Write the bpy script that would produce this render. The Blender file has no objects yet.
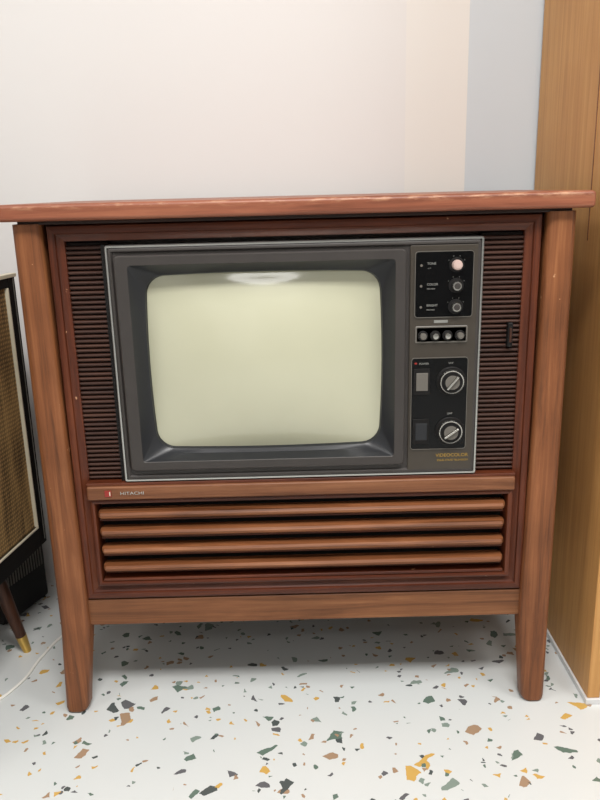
import bpy, bmesh, math, random
from mathutils import Matrix, Vector
random.seed(4)
sc = bpy.context.scene
try:
    sc.view_settings.view_transform = 'Standard'
    sc.view_settings.look = 'None'
except Exception as e:
    print(e)

# ------------------------------------------------------------ materials
def srgb(r, g, b):
    f = lambda c: (c/255/12.92) if c/255 <= 0.04045 else ((c/255+0.055)/1.055)**2.4
    return (f(r), f(g), f(b), 1)

def base_mat(name):
    m = bpy.data.materials.new(name); m.use_nodes = True
    nt = m.node_tree
    return m, nt, nt.nodes['Principled BSDF']

def plain(name, col, rough=0.5, metal=0.0, noise=0.06, coat=0.0, nscale=30, bump=0.0, spec=0.5, crough=.08):
    m, nt, b = base_mat(name)
    tc = nt.nodes.new('ShaderNodeTexCoord'); n = nt.nodes.new('ShaderNodeTexNoise')
    n.inputs['Scale'].default_value = nscale; n.inputs['Detail'].default_value = 4
    nt.links.new(tc.outputs['Object'], n.inputs['Vector'])
    r = nt.nodes.new('ShaderNodeValToRGB')
    r.color_ramp.elements[0].position = 0.3; r.color_ramp.elements[1].position = 0.7
    r.color_ramp.elements[0].color = (*[c*(1-noise) for c in col[:3]], 1)
    r.color_ramp.elements[1].color = (*[min(1, c*(1+noise)) for c in col[:3]], 1)
    nt.links.new(n.outputs['Fac'], r.inputs['Fac']); nt.links.new(r.outputs['Color'], b.inputs['Base Color'])
    b.inputs['Roughness'].default_value = rough; b.inputs['Metallic'].default_value = metal
    b.inputs['Specular IOR Level'].default_value = spec
    b.inputs['Coat Weight'].default_value = coat; b.inputs['Coat Roughness'].default_value = crough
    if bump:
        bp = nt.nodes.new('ShaderNodeBump'); bp.inputs['Strength'].default_value = bump; bp.inputs['Distance'].default_value = 0.001
        n2 = nt.nodes.new('ShaderNodeTexNoise'); n2.inputs['Scale'].default_value = 700
        nt.links.new(tc.outputs['Object'], n2.inputs['Vector'])
        nt.links.new(n2.outputs['Fac'], bp.inputs['Height']); nt.links.new(bp.outputs['Normal'], b.inputs['Normal'])
    return m

def wood(name, c_dark, c_mid, c_light, axis='X', rough=0.48, fine=1.0, coat=0.0, wear=None, broad=.72, spec=.3, chips=False):
    m, nt, b = base_mat(name)
    L = nt.links.new
    tc = nt.nodes.new('ShaderNodeTexCoord'); mp = nt.nodes.new('ShaderNodeMapping')
    s = {'X': (2.6, 75, 75), 'Y': (75, 2.6, 75), 'Z': (75, 75, 2.6)}[axis]
    mp.inputs['Scale'].default_value = [v*fine for v in s]
    L(tc.outputs['Object'], mp.inputs['Vector'])
    n = nt.nodes.new('ShaderNodeTexNoise'); n.inputs['Scale'].default_value = 1.0
    n.inputs['Detail'].default_value = 8; n.inputs['Roughness'].default_value = 0.72; n.inputs['Distortion'].default_value = 0.5
    L(mp.outputs['Vector'], n.inputs['Vector'])
    r = nt.nodes.new('ShaderNodeValToRGB'); e = r.color_ramp.elements
    e[0].position = 0.34; e[0].color = c_dark; e[1].position = 0.68; e[1].color = c_light
    k = e.new(0.5); k.color = c_mid
    L(n.outputs['Fac'], r.inputs['Fac'])
    n2 = nt.nodes.new('ShaderNodeTexNoise'); n2.inputs['Scale'].default_value = 6; n2.inputs['Detail'].default_value = 5
    L(tc.outputs['Object'], n2.inputs['Vector'])
    r2 = nt.nodes.new('ShaderNodeValToRGB'); r2.color_ramp.elements[0].position = .32; r2.color_ramp.elements[1].position = .68
    r2.color_ramp.elements[0].color = (broad, broad*.97, broad*.94, 1); r2.color_ramp.elements[1].color = (1.0, 1.0, 1.0, 1)
    L(n2.outputs['Fac'], r2.inputs['Fac'])
    mx = nt.nodes.new('ShaderNodeMix'); mx.data_type = 'RGBA'; mx.blend_type = 'MULTIPLY'; mx.inputs[0].default_value = 1
    L(r.outputs['Color'], mx.inputs[6]); L(r2.outputs['Color'], mx.inputs[7])
    cur = mx.outputs[2]
    if wear:
        sp = nt.nodes.new('ShaderNodeSeparateXYZ'); L(tc.outputs['Object'], sp.inputs[0])
        d = nt.nodes.new('ShaderNodeMath'); d.operation = 'SUBTRACT'; d.inputs[1].default_value = wear[0]; L(sp.outputs[2], d.inputs[0])
        ab = nt.nodes.new('ShaderNodeMath'); ab.operation = 'ABSOLUTE'; L(d.outputs[0], ab.inputs[0])
        mr = nt.nodes.new('ShaderNodeMapRange'); mr.inputs['From Min'].default_value = 0; mr.inputs['From Max'].default_value = wear[1]
        mr.inputs['To Min'].default_value = .8; mr.inputs['To Max'].default_value = 0; L(ab.outputs[0], mr.inputs[0])
        n3 = nt.nodes.new('ShaderNodeTexNoise'); n3.inputs['Scale'].default_value = 1; n3.inputs['Detail'].default_value = 7; n3.inputs['Roughness'].default_value = .75
        mp3 = nt.nodes.new('ShaderNodeMapping'); mp3.inputs['Scale'].default_value = (22, 90, 120); L(tc.outputs['Object'], mp3.inputs[0]); L(mp3.outputs[0], n3.inputs['Vector'])
        r3 = nt.nodes.new('ShaderNodeValToRGB'); r3.color_ramp.elements[0].position = .50; r3.color_ramp.elements[1].position = .68; L(n3.outputs['Fac'], r3.inputs['Fac'])
        mu = nt.nodes.new('ShaderNodeMath'); mu.operation = 'MULTIPLY'; L(mr.outputs[0], mu.inputs[0]); L(r3.outputs['Color'], mu.inputs[1])
        m3 = nt.nodes.new('ShaderNodeMix'); m3.data_type = 'RGBA'; L(mu.outputs[0], m3.inputs[0]); L(cur, m3.inputs[6]); m3.inputs[7].default_value = srgb(196, 152, 118)
        cur = m3.outputs[2]
    if chips:
        n4 = nt.nodes.new('ShaderNodeTexNoise'); n4.inputs['Scale'].default_value = 55; n4.inputs['Detail'].default_value = 3; L(tc.outputs['Object'], n4.inputs['Vector'])
        r4 = nt.nodes.new('ShaderNodeValToRGB'); r4.color_ramp.elements[0].position = .74; r4.color_ramp.elements[1].position = .77; L(n4.outputs['Fac'], r4.inputs['Fac'])
        m4 = nt.nodes.new('ShaderNodeMix'); m4.data_type = 'RGBA'; L(r4.outputs['Color'], m4.inputs[0]); L(cur, m4.inputs[6]); m4.inputs[7].default_value = srgb(176, 132, 100)
        cur = m4.outputs[2]
    L(cur, b.inputs['Base Color'])
    bp = nt.nodes.new('ShaderNodeBump'); bp.inputs['Strength'].default_value = 0.15; bp.inputs['Distance'].default_value = 0.001
    L(n.outputs['Fac'], bp.inputs['Height']); L(bp.outputs['Normal'], b.inputs['Normal'])
    b.inputs['Roughness'].default_value = rough; b.inputs['Coat Weight'].default_value = coat
    b.inputs['Specular IOR Level'].default_value = spec
    b.inputs['Coat Roughness'].default_value = 0.3
    return m

# ------------------------------------------------------------ mesh helpers
def link(o):
    sc.collection.objects.link(o); return o

def empty(name, loc):
    e = bpy.data.objects.new(name, None); e.location = loc; e.empty_display_size = 0.1
    link(e); return e

def add(name, bm, mat, parent=None, smooth=False, bevel=0, seg=3, angle=35):
    bmesh.ops.recalc_face_normals(bm, faces=bm.faces[:])
    me = bpy.data.meshes.new(name); bm.to_mesh(me); bm.free()
    o = link(bpy.data.objects.new(name, me))
    if mat: me.materials.append(mat)
    if smooth or bevel:
        for p in me.polygons: p.use_smooth = True
    if bevel:
        md = o.modifiers.new('bevel', 'BEVEL'); md.width = bevel; md.segments = seg; md.limit_method = 'ANGLE'
        md.angle_limit = math.radians(40); md.harden_normals = True
    if smooth:
        try:
            me.set_sharp_from_angle(angle=math.radians(angle))
        except Exception: pass
    if parent:
        o.parent = parent
        o.matrix_parent_inverse = Matrix.Translation(parent.location).inverted()
    return o

def box_bm(bm, x0, x1, y0, y1, z0, z1):
    v = [bm.verts.new(p) for p in [(x0,y0,z0),(x1,y0,z0),(x1,y1,z0),(x0,y1,z0),(x0,y0,z1),(x1,y0,z1),(x1,y1,z1),(x0,y1,z1)]]
    for f in [(0,3,2,1),(4,5,6,7),(0,1,5,4),(1,2,6,5),(2,3,7,6),(3,0,4,7)]:
        bm.faces.new([v[i] for i in f])

def box(name, x0, x1, y0, y1, z0, z1, mat, parent=None, bevel=0, seg=3):
    bm = bmesh.new(); box_bm(bm, x0, x1, y0, y1, z0, z1)
    return add(name, bm, mat, parent, bevel=bevel, seg=seg)

def ring(x0, x1, z0, z1, r=0.0, n=6, m=6, bow=0.0):
    cx, cz = (x0+x1)/2, (z0+z1)/2; hx, hz = (x1-x0)/2, (z1-z0)/2
    r = max(r, 1e-4); pts = []
    cs = [(hx-r, hz-r, 0), (-(hx-r), hz-r, 90), (-(hx-r), -(hz-r), 180), (hx-r, -(hz-r), 270)]
    for i, (a, b, t0) in enumerate(cs):
        for k in range(n+1):
            t = math.radians(t0 + 90*k/n); pts.append((a+r*math.cos(t), b+r*math.sin(t)))
        a2, b2, t2 = cs[(i+1) % 4]
        p = pts[-1]; q = (a2+r*math.cos(math.radians(t2)), b2+r*math.sin(math.radians(t2)))
        for k in range(1, m):
            pts.append((p[0]+(q[0]-p[0])*k/m, p[1]+(q[1]-p[1])*k/m))
    out = []
    for x, z in pts:
        nx = x*(1+bow*(1-(z/hz)**2)); nz = z*(1+bow*(1-(x/hx)**2))
        out.append((cx+nx, cz+nz))
    return out

def loft(rings, close_first=False, close_last=False, bm=None):
    bm = bm or bmesh.new(); prev = None
    for i, (pts, y) in enumerate(rings):
        vs = [bm.verts.new((p[0], y(*p) if callable(y) else y, p[1])) for p in pts]
        if prev:
            N = len(vs)
            for j in range(N):
                bm.faces.new((prev[j], prev[(j+1) % N], vs[(j+1) % N], vs[j]))
        if i == 0 and close_first: bm.faces.new(vs)
        prev = vs
    if close_last: bm.faces.new(prev)
    return bm

def frame(name, x0, x1, z0, z1, prof, mat, parent, r=0.0, smooth=True, angle=30, mat_h=None):
    rs = [(ring(x0+i, x1-i, z0+i, z1-i, max(r-i, 0.0005)), y) for i, y in prof]
    o = add(name, loft(rs), mat, parent, smooth=smooth, angle=angle)
    if mat_h:
        o.data.materials.append(mat_h)
        for p in o.data.polygons:
            c = p.center
            if min(c.z-z0, z1-c.z) < min(c.x-x0, x1-c.x): p.material_index = 1
    return o

def disc_stack(name, cx, cz, prof, mat, parent, n=40, knurl=0, kd=0.0):
    bm = bmesh.new(); prev = None
    for r, y in prof:
        vs = []
        for k in range(n):
            t = 2*math.pi*k/n
            rr = r - (kd if (knurl and k % 2) else 0)
            vs.append(bm.verts.new((cx+rr*math.cos(t), y, cz+rr*math.sin(t))))
        if prev:
            for j in range(n):
                bm.faces.new((prev[j], prev[(j+1) % n], vs[(j+1) % n], vs[j]))
        prev = vs
    bm.faces.new(prev)
    return add(name, bm, mat, parent, smooth=True, angle=30)

def text(name, s, x, y, z, size, mat, parent, align='LEFT', sx=1.0):
    cu = bpy.data.curves.new(name+'_c', 'FONT'); cu.body = s; cu.size = size; cu.extrude = 0.0003; cu.align_x = align
    t = bpy.data.objects.new(name+'_t', cu); link(t)
    bpy.context.view_layer.update()
    dg = bpy.context.evaluated_depsgraph_get()
    me = bpy.data.meshes.new_from_object(t.evaluated_get(dg))
    bpy.data.objects.remove(t)
    me.transform(Matrix.Translation((x, y, z)) @ Matrix.Rotation(math.radians(90), 4, 'X') @ Matrix.Diagonal((sx, 1, 1, 1)))
    o = link(bpy.data.objects.new(name, me)); me.materials.clear(); me.materials.append(mat)
    o.parent = parent; o.matrix_parent_inverse = Matrix.Translation(parent.location).inverted()
    return o

# ------------------------------------------------------------ materials list
W_top = wood('walnut_top', srgb(104,58,40), srgb(134,78,56), srgb(154,96,70), 'X', 0.42, wear=(.991, .008), broad=.85, spec=.4)
W_leg = wood('walnut_leg', srgb(96,58,35), srgb(128,78,47), srgb(152,99,63), 'Z', 0.46, chips=True)
W_frameV = wood('mahogany_frame', srgb(58,27,16), srgb(88,42,24), srgb(112,60,36), 'Z', 0.38, chips=True)
W_frameH = wood('mahogany_frame_rail', srgb(58,27,16), srgb(88,42,24), srgb(112,60,36), 'X', 0.38, chips=True)
W_apron = wood('walnut_apron', srgb(92,57,34), srgb(122,78,49), srgb(144,98,64), 'X', 0.5)
W_strip = wood('walnut_strip', srgb(92,56,34), srgb(120,76,50), srgb(142,95,65), 'X', 0.42)
W_slat = wood('walnut_slat', srgb(84,48,27), srgb(124,76,46), srgb(152,100,65), 'X', 0.42)
W_tamb = wood('tambour_wood', srgb(42,23,16), srgb(60,34,24), srgb(78,48,35), 'X', 0.5)
W_dark = wood('dark_wood', srgb(26,13,9), srgb(38,20,14), srgb(50,27,19), 'X', 0.5)
W_oak = wood('honey_oak', srgb(180,130,76), srgb(194,144,86), srgb(204,157,98), 'Z', 0.5, fine=0.9, broad=.9)
M_silver = plain('silver_trim', srgb(180,180,176), 0.28, 0.9, 0.03)
M_bezel = plain('bezel_plastic', srgb(56,52,50), 0.45, 0.0, 0.05, bump=0.1, spec=.35)
M_bezel_in = plain('bezel_inner_plastic', srgb(36,37,40), 0.32, 0.0, 0.05, spec=.3)
M_panel = plain('control_panel_paint', srgb(62,56,49), 0.4, 0.1, 0.05, spec=.4)
M_black = plain('gloss_black', srgb(8,8,9), 0.12, 0.0, 0.1, spec=.2)
M_mblack = plain('matte_black', srgb(14,12,12), 0.6, spec=.25)
M_gap = plain('shadow_brown', srgb(20,12,10), 0.7, spec=.15)
M_chrome = plain('chrome', srgb(185,183,178), 0.26, 1.0, 0.03)
M_white = plain('white_print', srgb(125,125,121), 0.5)
M_gold = plain('gold_print', srgb(165,132,55), 0.4, 0.3)
M_red = plain('red_enamel', srgb(140,36,28), 0.4)
M_pink = plain('pale_pink_plastic', srgb(190,166,158), 0.4)
M_gray = plain('gray_plastic', srgb(94,90,84), 0.4)
M_glass = plain('crt_glass', srgb(180,179,155), 0.35, 0.0, 0.045, coat=0.9, nscale=4, crough=.07)
M_brass = plain('brass', srgb(200,165,90), 0.3, 0.9)
M_cream = plain('cream_trim', srgb(195,187,165), 0.4)
M_cable = plain('white_cable', srgb(225,222,215), 0.5)
M_base = plain('white_trim', srgb(215,215,215), 0.4)
M_ceil = plain('ceiling_paint', srgb(232,233,233), 0.9, noise=0.01)
M_wall2 = plain('wall_paint_plain', srgb(212,212,210), 0.8, noise=0.01, nscale=2)
M_wall3 = plain('wall_paint_gray', srgb(140,141,140), 0.8, noise=0.01, nscale=2)

def cloth_mat():
    m, nt, b = base_mat('speaker_cloth')
    L = nt.links.new
    tc = nt.nodes.new('ShaderNodeTexCoord')
    w1 = nt.nodes.new('ShaderNodeTexWave'); w1.bands_direction = 'Y'; w1.inputs['Scale'].default_value = 45; w1.inputs['Distortion'].default_value = 2
    w2 = nt.nodes.new('ShaderNodeTexWave'); w2.bands_direction = 'Z'; w2.inputs['Scale'].default_value = 35; w2.inputs['Distortion'].default_value = 2
    L(tc.outputs['Object'], w1.inputs['Vector']); L(tc.outputs['Object'], w2.inputs['Vector'])
    a = nt.nodes.new('ShaderNodeMath'); a.operation = 'MULTIPLY'
    L(w1.outputs['Fac'], a.inputs[0]); L(w2.outputs['Fac'], a.inputs[1])
    n = nt.nodes.new('ShaderNodeTexNoise'); n.inputs['Scale'].default_value = 1; n.inputs['Detail'].default_value = 4
    mp = nt.nodes.new('ShaderNodeMapping'); mp.inputs['Scale'].default_value = (60, 60, 8); L(tc.outputs['Object'], mp.inputs[0]); L(mp.outputs[0], n.inputs['Vector'])
    ad = nt.nodes.new('ShaderNodeMath'); ad.operation = 'MULTIPLY_ADD'; ad.inputs[1].default_value = .55; L(a.outputs[0], ad.inputs[0]); L(n.outputs['Fac'], ad.inputs[2])
    r = nt.nodes.new('ShaderNodeValToRGB'); r.color_ramp.elements[0].color = srgb(74,54,30); r.color_ramp.elements[1].color = srgb(172,138,86)
    r.color_ramp.elements[0].position = .35; r.color_ramp.elements[1].position = .95
    L(ad.outputs[0], r.inputs['Fac']); L(r.outputs['Color'], b.inputs['Base Color'])
    b.inputs['Roughness'].default_value = 0.7
    return m
M_cloth = cloth_mat()

def terrazzo():
    m, nt, b = base_mat('terrazzo')
    L = nt.links.new
    tc = nt.nodes.new('ShaderNodeTexCoord')
    nz = nt.nodes.new('ShaderNodeTexNoise'); nz.inputs['Scale'].default_value = 40; nz.inputs['Detail'].default_value = 3
    L(tc.outputs['Object'], nz.inputs['Vector'])
    sub = nt.nodes.new('ShaderNodeVectorMath'); sub.operation = 'SUBTRACT'; sub.inputs[1].default_value = (.5, .5, .5)
    L(nz.outputs['Color'], sub.inputs[0])
    scl = nt.nodes.new('ShaderNodeVectorMath'); scl.operation = 'SCALE'; scl.inputs['Scale'].default_value = 0.014
    L(sub.outputs[0], scl.inputs[0])
    ad = nt.nodes.new('ShaderNodeVectorMath'); ad.operation = 'ADD'
    L(tc.outputs['Object'], ad.inputs[0]); L(scl.outputs[0], ad.inputs[1])
    def layer(scale, off, prob, edge):
        mp = nt.nodes.new('ShaderNodeMapping'); mp.inputs['Location'].default_value = off
        L(ad.outputs[0], mp.inputs['Vector'])
        v = nt.nodes.new('ShaderNodeTexVoronoi'); v.voronoi_dimensions = '2D'; v.inputs['Scale'].default_value = scale
        e = nt.nodes.new('ShaderNodeTexVoronoi'); e.voronoi_dimensions = '2D'; e.feature = 'DISTANCE_TO_EDGE'; e.inputs['Scale'].default_value = scale
        L(mp.outputs[0], v.inputs['Vector']); L(mp.outputs[0], e.inputs['Vector'])
        sp = nt.nodes.new('ShaderNodeSeparateColor'); L(v.outputs['Color'], sp.inputs[0])
        lt = nt.nodes.new('ShaderNodeMath'); lt.operation = 'LESS_THAN'; lt.inputs[1].default_value = prob; L(sp.outputs[0], lt.inputs[0])
        th = nt.nodes.new('ShaderNodeMath'); th.operation = 'MULTIPLY_ADD'; th.inputs[1].default_value = 0.24; th.inputs[2].default_value = edge
        L(sp.outputs[1], th.inputs[0])
        gt = nt.nodes.new('ShaderNodeMath'); gt.operation = 'GREATER_THAN'; L(e.outputs['Distance'], gt.inputs[0]); L(th.outputs[0], gt.inputs[1])
        mu = nt.nodes.new('ShaderNodeMath'); mu.operation = 'MULTIPLY'; L(lt.outputs[0], mu.inputs[0]); L(gt.outputs[0], mu.inputs[1])
        cr = nt.nodes.new('ShaderNodeValToRGB'); cr.color_ramp.interpolation = 'CONSTANT'; E = cr.color_ramp.elements
        E[0].position = 0; E[0].color = srgb(98,116,105)
        E[1].position = 0.20; E[1].color = srgb(198,160,88)
        for p, c in [(0.40, srgb(98,98,101)), (0.54, srgb(160,133,108)), (0.74, srgb(128,142,133)), (0.90, srgb(80,86,85))]:
            E.new(p).color = c
        L(sp.outputs[2], cr.inputs['Fac'])
        return mu, cr
    bn = nt.nodes.new('ShaderNodeTexNoise'); bn.inputs['Scale'].default_value = 3; L(tc.outputs['Object'], bn.inputs['Vector'])
    br = nt.nodes.new('ShaderNodeValToRGB'); br.color_ramp.elements[0].color = srgb(200,205,205); br.color_ramp.elements[1].color = srgb(211,212,210)
    L(bn.outputs['Fac'], br.inputs['Fac'])
    cur = br.outputs['Color']
    for args in [(58, (3.1, 1.7, 0), 0.06, 0.05), (31, (0.37, 0.2, 0), 0.075, 0.09), (112, (7, 5, 0), 0.05, 0.02)]:
        mu, cr = layer(*args)
        mx = nt.nodes.new('ShaderNodeMix'); mx.data_type = 'RGBA'
        L(mu.outputs[0], mx.inputs[0]); L(cur, mx.inputs[6]); L(cr.outputs['Color'], mx.inputs[7])
        cur = mx.outputs[2]
    L(cur, b.inputs['Base Color'])
    b.inputs['Roughness'].default_value = 0.22; b.inputs['Specular IOR Level'].default_value = 0.5
    return m
M_floor = terrazzo()

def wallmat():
    m, nt, b = base_mat('wall_back_paint_and_light'); L = nt.links.new
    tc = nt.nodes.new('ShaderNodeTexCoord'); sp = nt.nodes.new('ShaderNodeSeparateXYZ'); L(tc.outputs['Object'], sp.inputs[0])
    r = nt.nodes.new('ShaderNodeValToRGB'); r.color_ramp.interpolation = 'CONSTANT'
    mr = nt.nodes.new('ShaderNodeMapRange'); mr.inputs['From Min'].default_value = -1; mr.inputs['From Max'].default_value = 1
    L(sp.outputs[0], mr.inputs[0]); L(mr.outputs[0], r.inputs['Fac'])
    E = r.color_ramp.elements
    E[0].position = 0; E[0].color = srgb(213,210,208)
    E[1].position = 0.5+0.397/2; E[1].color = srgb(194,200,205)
    E.new(0.5+0.254/2).color = srgb(217,213,208)  # patch of light on the wall, painted in as a paler strip
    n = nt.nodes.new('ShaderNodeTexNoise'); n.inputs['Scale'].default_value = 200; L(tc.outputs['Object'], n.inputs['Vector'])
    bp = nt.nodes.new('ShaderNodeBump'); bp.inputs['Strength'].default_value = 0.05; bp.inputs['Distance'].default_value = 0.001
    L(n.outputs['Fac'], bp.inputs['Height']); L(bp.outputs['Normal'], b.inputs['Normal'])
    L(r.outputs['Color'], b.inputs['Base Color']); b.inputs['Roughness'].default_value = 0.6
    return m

# ------------------------------------------------------------ room
XL, XR, YF, YB, ZC = -2.4, 2.4, -4.2, 0.53, 2.8
box('floor', XL-.1, XR+.1, YF-.1, YB+.1, -0.1, 0.0, M_floor)
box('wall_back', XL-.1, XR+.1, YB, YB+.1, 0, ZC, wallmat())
box('wall_left', XL-.1, XL, YF, YB, 0, ZC, M_wall2)
box('wall_right', XR, XR+.1, YF, YB, 0, ZC, M_wall2)
box('wall_front', XL-.1, XR+.1, YF-.1, YF, 0, ZC, M_wall3)
box('ceiling', XL-.1, XR+.1, YF-.1, YB+.1, ZC, ZC+.1, M_ceil)
D1 = empty('reflection_door_1', (-.9, YF+.02, 0))  # unseen door, added so the screen glass has something to reflect
box('leaf', -1.33, -.47, YF+.001, YF+.035, .0, 2.05, M_base, D1, bevel=.003)
box('casing_1', -1.41, -1.33, YF+.001, YF+.045, 0, 2.13, M_base, D1)
box('casing_2', -.47, -.39, YF+.001, YF+.045, 0, 2.13, M_base, D1)
box('casing_3', -1.33, -.47, YF+.001, YF+.045, 2.05, 2.13, M_base, D1)
box('lever', -.60, -.52, YF+.035, YF+.06, 1.0, 1.02, M_chrome, D1, bevel=.003)

# ------------------------------------------------------------ console television
TV = empty('console_television', (0, 0.2, 0))
bm = bmesh.new(); box_bm(bm, -.496, .498, -.030, .455, .967, .995)
add('top_board', bm, W_top, TV, bevel=.007, seg=4)
box('top_moulding', -.470, .468, -.004, .44, .9605, .968, W_dark, TV, bevel=.002)

def leg(name, xo, xi, yf, yb, splay):
    s = 1 if xi > xo else -1
    bm = bmesh.new(); prev = None
    secs = [(.004, .043, 1.0), (.012, .046, 1.0), (.10, .0515, .55), (.17, .056, .1), (.19, .057, 0), (.26, .057, 0), (.60, .052, 0), (.962, .048, 0)]
    for z, w, sp in secs:
        d = (yb-yf) * (0.84 if z < .05 else 0.92 if z < .15 else 1.0)
        x0, x1 = xo-s*splay*sp, xo-s*splay*sp+s*w
        a, c = min(x0, x1), max(x0, x1)
        if z < .01: a += .002; c -= .002
        pts = ring(a, c, yf, yf+d, .013, 6, 1)
        vs = [bm.verts.new((p[0], p[1], z)) for p in pts]
        if prev:
            N = len(vs)
            for j in range(N): bm.faces.new((prev[j], prev[(j+1) % N], vs[(j+1) % N], vs[j]))
        else: bm.faces.new(vs)
        prev = vs
    bm.faces.new(prev)
    add(name, bm, W_leg, TV, smooth=True, angle=50)
    xm = xo-s*splay+s*.023; ym = yf+.021
    bm = bmesh.new(); bmesh.ops.create_cone(bm, cap_ends=True, segments=20, radius1=.014, radius2=.014, depth=.006, matrix=Matrix.Translation((xm, ym, .003)))
    add(name+'_glide', bm, M_mblack, TV)
leg('leg_1', -.480, -.43, -.010, .042, .008)
leg('leg_2', .476, .426, -.010, .042, .001)
leg('leg_3', -.480, -.43, .385, .437, .008)
leg('leg_4', .476, .426, .385, .437, .001)

box('carcass', -.432, .428, .040, .425, .247, .961, W_dark, TV)
box('side_panel_1', -.464, -.432, .042, .385, .247, .961, W_leg, TV)
box('side_panel_2', .428, .460, .042, .385, .247, .961, W_leg, TV)
frame('front_frame', -.4265, .4225, .247, .9600, [(0, .040), (0, .010), (.003, .004), (.010, .002), (.015, .002), (.0165, .006), (.022, .010), (.0285, .012), (.029, .040)], W_frameV, TV, mat_h=W_frameH)
box('apron', -.428, .424, .006, .030, .190, .2455, W_apron, TV, bevel=.003)
box('apron_back', -.428, .424, .400, .424, .190, .2455, W_apron, TV, bevel=.003)

def tambour(name, x0, x1):
    bm = bmesh.new(); z0, z1 = .492, .924; n = 50; p = (z1-z0)/n; K = 6
    for i in range(n):
        zc = z0+p*(i+.5); h = p*0.38
        secs = []
        for x in (x0, x1):
            vs = []
            for k in range(K+1):
                t = math.pi*k/K
                vs.append(bm.verts.new((x, .020-.0055*math.sin(t), zc-h*math.cos(t))))
            secs.append(vs)
        for k in range(K):
            bm.faces.new((secs[0][k], secs[0][k+1], secs[1][k+1], secs[1][k]))
        bm.faces.new(secs[0]); bm.faces.new(secs[1][::-1])
    add(name, bm, W_tamb, TV, smooth=True, angle=60)
tambour('tambour_1', -.3985, -.330)
tambour('tambour_2', .323, .3945)
box('tambour_backing_1', -.400, -.327, .0205, .040, .488, .928, M_gap, TV)
box('tambour_backing_2', .321, .396, .0205, .040, .488, .928, M_gap, TV)
box('tambour_edge', -.336, -.3285, .008, .022, .490, .924, M_mblack, TV)
box('tambour_pull', .371, .380, .004, .022, .728, .772, M_mblack, TV, bevel=.002)
box('tambour_pull_inset', .3735, .3775, .001, .006, .737, .763, W_tamb, TV, bevel=.001)

box('rail_strip', -.400, .3955, -.008, .04, .459, .486, W_strip, TV, bevel=.004)
box('rail_ledge', -.400, .3955, -.003, .04, .486, .4915, W_frameH, TV, bevel=.001)
box('badge', -.366, -.354, -.0095, -.007, .467, .479, M_red, TV)
box('badge_bar', -.3575, -.3555, -.0098, -.007, .469, .477, M_cream, TV)
text('name_text', 'HITACHI', -.338, -.0082, .4700, .0088, M_chrome, TV, sx=1.3)

frame('louvre_frame', -.3975, .3935, .279, .458, [(0, .040), (0, .000), (.004, -.002), (.008, -.001), (.010, .006), (.011, .040)], W_frameV, TV, mat_h=W_frameH)
box('louvre_backing', -.39, .386, .038, .0402, .285, .453, M_mblack, TV)
for i, z in enumerate([.4275, .3910, .3545, .3180]):
    bm = bmesh.new()
    prof = [(.020, -.0085), (.006, -.0090), (-.004, -.0068), (-.008, -.003), (-.009, .001), (-.006, .0056), (.002, .0070), (.020, .0070)]
    ends = []
    for x, k in ((-.384, .6), (-.379, 1), (.375, 1), (.380, .6)):
        ends.append([bm.verts.new((x, .012+(y-.012)*k, z+dz*(.85 if k < 1 else 1))) for y, dz in prof])
    for a, c in zip(ends, ends[1:]):
        N = len(prof)
        for j in range(N): bm.faces.new((a[j], a[(j+1) % N], c[(j+1) % N], c[j]))
    bm.faces.new(ends[0]); bm.faces.new(ends[-1])
    add('louvre_%d' % (i+1), bm, W_slat, TV, smooth=True, angle=22)
    box('louvre_lip_%d' % (i+1), -.386, .382, .014, .038, z-.0195, z-.0155, W_frameH, TV, bevel=.0008)  # dark lip colour stands in for deeper shade in the gaps
box('louvre_sill', -.386, .382, .000, .038, .289, .2945, W_frameH, TV, bevel=.001)

# TV chassis
frame('silver_trim', -.3275, .3215, .4935, .9235, [(0, .04), (0, -.002), (.0012, -.0035), (.004, -.0035), (.0052, -.001), (.0055, .01)], M_silver, TV, r=.004)
box('chassis_face_right', .186, .317, .000, .04, .498, .919, M_bezel, TV)
box('chassis_face_left', -.323, -.311, .000, .04, .498, .919, M_bezel, TV)
box('chassis_face_top', -.311, .186, .000, .04, .904, .919, M_bezel, TV)
box('chassis_face_bottom', -.311, .186, .000, .04, .498, .519, M_bezel, TV)
frame('chassis_lip', -.3222, .3162, .4988, .9182, [(0, .001), (0, -.003), (.002, -.004), (.005, -.004), (.008, -.0002)], M_bezel, TV, r=.004)
bx0, bx1, bz0, bz1 = -.3125, .1880, .517, .906
rs = [(ring(bx0, bx1, bz0, bz1, .008), .0),
      (ring(bx0, bx1, bz0, bz1, .008), -.009),
      (ring(bx0+.002, bx1-.002, bz0+.002, bz1-.002, .007), -.011),
      (ring(bx0+.022, bx1-.018, bz0+.016, bz1-.016, .006), -.011),
      (ring(bx0+.023, bx1-.019, bz0+.017, bz1-.017, .006), -.010)]
add('screen_surround', loft(rs), M_bezel, TV, smooth=True)
cx, cz, hx, hz = -.0600, .7090, .2040, .1570
BW = .028
rs = [(ring(bx0+.023, bx1-.019, bz0+.017, bz1-.017, .006), -.010),
      (ring(cx-hx-.010, cx+hx+.010, cz-hz-.009, cz+hz+.009, .030, bow=.018), .014),
      (ring(cx-hx-.002, cx+hx+.002, cz-hz-.002, cz+hz+.002, .030, bow=BW), .020),
      (ring(cx-hx, cx+hx, cz-hz, cz+hz, .030, bow=BW), .029)]
add('screen_funnel', loft(rs), M_bezel_in, TV, smooth=True, angle=25)
def tube_y(x, z):
    u = min(1, abs(x-cx)/(hx*(1+BW))); w_ = min(1, abs(z-cz)/(hz*(1+BW)))
    return .0285-.030*(1-u*u)*(1-w_*w_)
rs = []
base = ring(cx-hx-.001, cx+hx+.001, cz-hz-.001, cz+hz+.001, .030, n=8, m=14, bow=BW)
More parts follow.
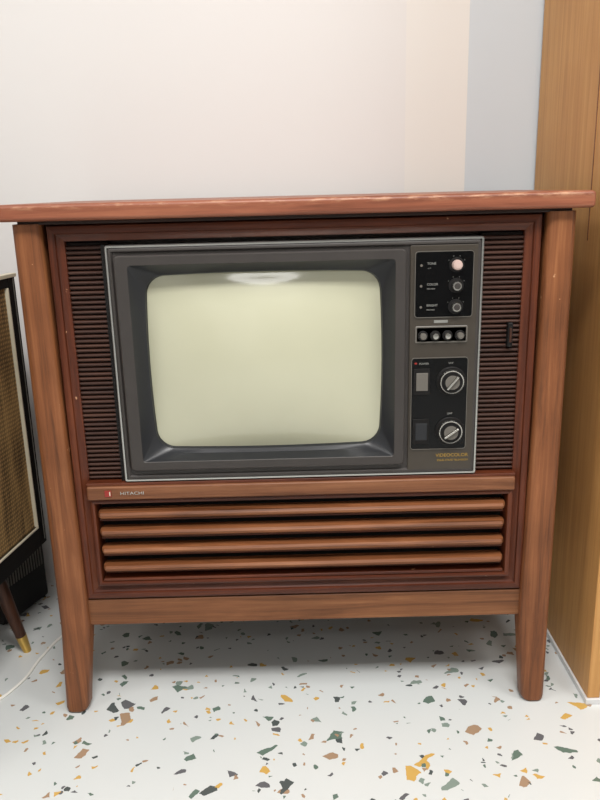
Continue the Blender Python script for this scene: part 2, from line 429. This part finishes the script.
for k in range(28):
    s = 1-k/28
    rs.append(([(cx+(x-cx)*s, cz+(z-cz)*s) for x, z in base], tube_y))
add('picture_tube', loft(rs, close_last=True), M_glass, TV, smooth=True, angle=80)

# control panel
frame('control_plate', .195, .3125, .503, .911, [(0, .0), (0, -.003), (.0012, -.004)], M_panel, TV, r=.003)
box('control_plate_fill', .196, .3115, -.0039, .0, .504, .910, M_panel, TV)
def inset_panel(nm, x0, x1, z0, z1, r=.004, mat=M_black):
    add(nm, loft([(ring(x0, x1, z0, z1, r), -.003), (ring(x0, x1, z0, z1, r), -.0052), (ring(x0+.001, x1-.001, z0+.001, z1-.001, r-.001), -.0060)], close_last=True), mat, TV, smooth=True)
def rim(nm, x0, x1, z0, z1, r=.005):
    frame(nm, x0, x1, z0, z1, [(-.0010, -.003), (-.0008, -.0064), (.0002, -.0064), (.0004, -.005)], M_gray, TV, r=r)
inset_panel('upper_panel', .204, .3035, .787, .900)
inset_panel('lower_panel', .200, .2995, .544, .714)
rim('upper_rim', .204, .3035, .787, .900); rim('lower_rim', .200, .2995, .544, .714)
inset_panel('button_panel', .205, .2975, .741, .7715, .003, M_gray)
inset_panel('button_panel_inner', .2070, .2955, .7430, .7695, .002, M_panel)
for i, z in enumerate([.877, .8415, .805]):
    disc_stack('small_knob_ring_%d' % i, .2745, z, [(.0130, -.005), (.0130, -.0075), (.0115, -.0078)], M_mblack, TV)
    disc_stack('small_knob_%d' % i, .2745, z, [(.0090, -.007), (.0086, -.017), (.0076, -.0185), (.003, -.0188)], M_chrome if i else M_pink, TV, n=36, knurl=1, kd=.0006)
    disc_stack('small_knob_cap_%d' % i, .2745, z, [(.0055, -.018), (.0052, -.0196), (.002, -.0198)], M_bezel if i else M_pink, TV)
    text('label_%d' % i, ['TONE', 'COLOR', 'BRIGHT'][i], .224, -.0062, z+.001, .0056, M_white, TV)
    text('label_s_%d' % i, ['- o +', 'MIN MAX', 'MIN MAX'][i], .224, -.0062, z-.006, .0034, M_white, TV)
    for j in range(4):
        a = math.radians(30+40*j)
        disc_stack('dot_%d_%d' % (i, j), .2745+.0155*math.cos(a), z+.0155*math.sin(a), [(.0006, -.0058), (.0006, -.0063)], M_white, TV, n=10)
    disc_stack('side_pot_%d' % i, .214, z, [(.0022, -.0058), (.0022, -.0072), (.001, -.0074)], M_gray, TV, n=16)
for i, x in enumerate([.2185, .240, .2615, .2835]):
    disc_stack('button_collar_%d' % i, x, .7545, [(.0090, -.006), (.0090, -.0085), (.0078, -.009)], M_mblack, TV)
    disc_stack('button_%d' % i, x, .7545, [(.0060, -.008), (.0060, -.015), (.005, -.0165), (.002, -.0168)], M_chrome if i in (1, 2) else M_gray, TV, knurl=1, kd=.0004)
box('button_label', .238, .262, -.0045, -.0040, .7765, .7815, M_white, TV)
for i, z in enumerate([.6717, .5785]):
    disc_stack('dial_ring_%d' % i, .2705, z, [(.0265, -.005), (.0265, -.0085), (.0250, -.0095)], M_mblack, TV, n=60)
    disc_stack('dial_skirt_%d' % i, .2705, z, [(.0225, -.008), (.0222, -.016), (.0212, -.018), (.0195, -.0175)], M_chrome, TV, n=60, knurl=1, kd=.0008)
    disc_stack('dial_face_%d' % i, .2705, z, [(.0195, -.0172), (.0190, -.0180), (.0150, -.0184), (.0145, -.0205), (.004, -.0208)], M_mblack, TV, n=48)
    disc_stack('dial_cap_%d' % i, .2705, z, [(.0130, -.0205), (.0125, -.0215), (.002, -.0217)], M_gray, TV, n=48)
    bm = bmesh.new(); box_bm(bm, -.0150, .0150, -.027, -.0175, -.0020, .0020)
    bmesh.ops.rotate(bm, verts=bm.verts[:], cent=(0, 0, 0), matrix=Matrix.Rotation(math.radians([-50, -35][i]), 3, 'Y'))
    bmesh.ops.translate(bm, verts=bm.verts[:], vec=(.2705, 0, z))
    add('dial_grip_%d' % i, bm, M_chrome, TV, bevel=.0012)
    text('dial_label_%d' % i, ['VHF', 'UHF'][i], .265, -.0062, z+.031, .0050, M_white, TV)
    box('channel_window_frame_%d' % i, .203, .233, -.0085, -.005, z-.024, z+.024, M_mblack, TV, bevel=.001)
box('channel_window_1', .208, .229, -.0095, -.008, .655, .688, M_gray, TV, bevel=.001)
box('channel_window_2', .208, .229, -.0092, -.008, .562, .594, M_bezel_in, TV, bevel=.001)
box('panel_red_mark', .205, .209, -.0066, -.005, .7035, .7065, M_red, TV)
text('panel_text', 'POWER', .213, -.0062, .7025, .005, M_white, TV)
text('gold_text_1', 'VIDEOCOLOR', .306, -.0042, .528, .0085, M_gold, TV, align='RIGHT', sx=1.1)
text('gold_text_2', 'SOLID STATE TELEVISION', .306, -.0042, .5195, .0050, M_gold, TV, align='RIGHT')

# ------------------------------------------------------------ wardrobe
WR = empty('wardrobe', (1.0, .25, 0))
box('side', .560, .585, -.018, .520, .012, 2.35, W_oak, WR, bevel=.002)
box('body', .585, 1.50, .006, .520, .05, 2.35, W_oak, WR)
box('door_leaf_left', .586, 1.04, -.018, .005, .06, 2.34, W_oak, WR, bevel=.002)
box('door_leaf_right', 1.045, 1.50, -.018, .005, .06, 2.34, W_oak, WR, bevel=.002)
box('handle_left', 1.015, 1.025, -.045, -.018, 1.0, 1.2, M_brass, WR, bevel=.003)
box('handle_right', 1.060, 1.070, -.045, -.018, 1.0, 1.2, M_brass, WR, bevel=.003)
box('plinth', .556, 1.50, -.022, .520, 0, .012, M_base, WR, bevel=.001)
box('side_groove', .5592, .561, .161, .165, .9, 2.35, W_apron, WR)

# ------------------------------------------------------------ left vintage radiogram (angled)
A = empty('vintage_radiogram', (-.85, .05, 0))
rotA = Matrix.Translation((-.597, .30, 0)) @ Matrix.Rotation(-math.atan(.15), 4, 'Z')
def abox(name, x0, x1, y0, y1, z0, z1, mat, bevel=0):
    bm = bmesh.new(); box_bm(bm, x0, x1, y0, y1, z0, z1); bm.transform(rotA)
    return add(name, bm, mat, A, bevel=bevel)
abox('body', -.42, -.012, -.56, 0, .235, .850, W_dark, .004)
abox('front_stile_1', -.012, 0, -.030, 0, .235, .850, M_mblack, .002)
abox('front_stile_2', -.012, 0, -.56, -.53, .235, .850, M_mblack, .002)
abox('front_rail_1', -.012, 0, -.53, -.030, .235, .285, M_mblack, .002)
abox('front_rail_2', -.012, 0, -.53, -.030, .825, .850, M_mblack, .002)
abox('cloth', -.012, -.006, -.53, -.030, .285, .825, M_cloth)
abox('trim_v', -.008, .002, -.036, -.032, .285, .825, M_cream, .001)
abox('trim_v2', -.001, .0015, -.010, -.0085, .245, .845, M_gray)
abox('trim_b', -.008, .002, -.53, -.032, .281, .285, M_cream, .001)
abox('trim_t', -.014, .003, -.563, .003, .845, .853, M_cream, .001)
def rod(name, p, q, r1, r2, mat, parent):
    p, q = Vector(p), Vector(q); d = q-p
    bm = bmesh.new()
    bmesh.ops.create_cone(bm, cap_ends=True, segments=24, radius1=r1, radius2=r2, depth=d.length,
        matrix=Matrix.Translation((p+q)/2) @ d.to_track_quat('Z', 'Y').to_matrix().to_4x4())
    return add(name, bm, mat, parent, smooth=True, angle=50)
W_legd = wood('dark_leg_wood', srgb(48,26,16), srgb(70,40,25), srgb(92,56,36), 'Z', 0.35)
for i, (tx, ty, bx, by) in enumerate([(-.675, .17, -.642, .215), (-.69, -.16, -.68, -.225), (-.96, .22, -1.0, .27), (-1.02, -.12, -1.06, -.17)]):
    a = Vector((tx, ty, .236)); c = Vector((bx, by, 0)); k = a.lerp(c, .8)
    rod('leg_%d' % (i+1), a, k, .018, .012, W_legd, A)
    rod('leg_tip_%d' % (i+1), k, c, .0125, .009, M_brass, A)

B = empty('amplifier_box', (-.85, .38, 0))
rotB = Matrix.Translation((-.664, .47, 0)) @ Matrix.Rotation(-math.radians(20), 4, 'Z')
def bbox(name, x0, x1, y0, y1, z0, z1, mat, bevel=0):
    bm = bmesh.new(); box_bm(bm, x0, x1, y0, y1, z0, z1); bm.transform(rotB)
    return add(name, bm, mat, B, bevel=bevel)
bbox('case', -.33, 0, -.17, -.01, .008, .228, M_mblack, .006)
for i in range(14):
    bbox('vent_%d' % i, -.001, .002, -.150+.0095*i, -.1465+.0095*i, .10, .15, M_gray)
for x in (-.30, -.03):
    for y in (-.15, -.03):
        bbox('foot', x-.01, x+.01, y-.01, y+.01, 0, .009, M_mblack)

cu = bpy.data.curves.new('power_cable', 'CURVE'); cu.dimensions = '3D'; cu.bevel_depth = .003; cu.bevel_resolution = 4
s = cu.splines.new('BEZIER'); P = [(-.80, -.03, .003), (-.66, .018, .003), (-.615, .09, .003), (-.600, .18, .003), (-.575, .27, .003), (-.50, .38, .003), (-.40, .46, .003)]
s.bezier_points.add(len(P)-1)
for b_, p in zip(s.bezier_points, P):
    b_.co = p; b_.handle_left_type = b_.handle_right_type = 'AUTO'
cab = link(bpy.data.objects.new('power_cable', cu)); cu.materials.append(M_cable)

# ------------------------------------------------------------ lights
def ceiling_light(x, y, sx, sy, power, col=(1, .98, .955)):
    e = empty('ceiling_light', (x, y, ZC))
    box('housing', x-sx/2-.03, x+sx/2+.03, y-sy/2-.03, y+sy/2+.03, ZC-.03, ZC-.001, M_base, e, bevel=.003)
    l = bpy.data.lights.new('panel', 'AREA'); l.shape = 'RECTANGLE'; l.size = sx; l.size_y = sy; l.energy = power; l.color = col
    o = link(bpy.data.objects.new('panel_lamp', l)); o.parent = e; o.location = (0, 0, -.035)
ceiling_light(.1, -1.5, 1.0, .5, 82)
ceiling_light(-1.4, -1.0, .6, .6, 18)
ceiling_light(1.3, -1.0, .6, .6, 24)
ceiling_light(0, -3.3, 1.2, .4, 16)  # front fill lamp, added behind the camera
w = bpy.data.worlds.new('world'); sc.world = w; w.use_nodes = True
w.node_tree.nodes['Background'].inputs[0].default_value = (.9, .95, 1, 1); w.node_tree.nodes['Background'].inputs[1].default_value = 0.6

# ------------------------------------------------------------ camera
cam = bpy.data.cameras.new('camera'); co = link(bpy.data.objects.new('camera', cam))
cam.sensor_fit = 'VERTICAL'; cam.sensor_height = 24; cam.sensor_width = 18; cam.lens = 22.8; cam.clip_start = .01
R = Matrix.Rotation(math.radians(90-15.45), 4, 'X') @ Matrix.Rotation(math.radians(-1.45), 4, 'Z')
co.matrix_world = Matrix.Translation((0, -1.322, 1.007)) @ R
sc.camera = co
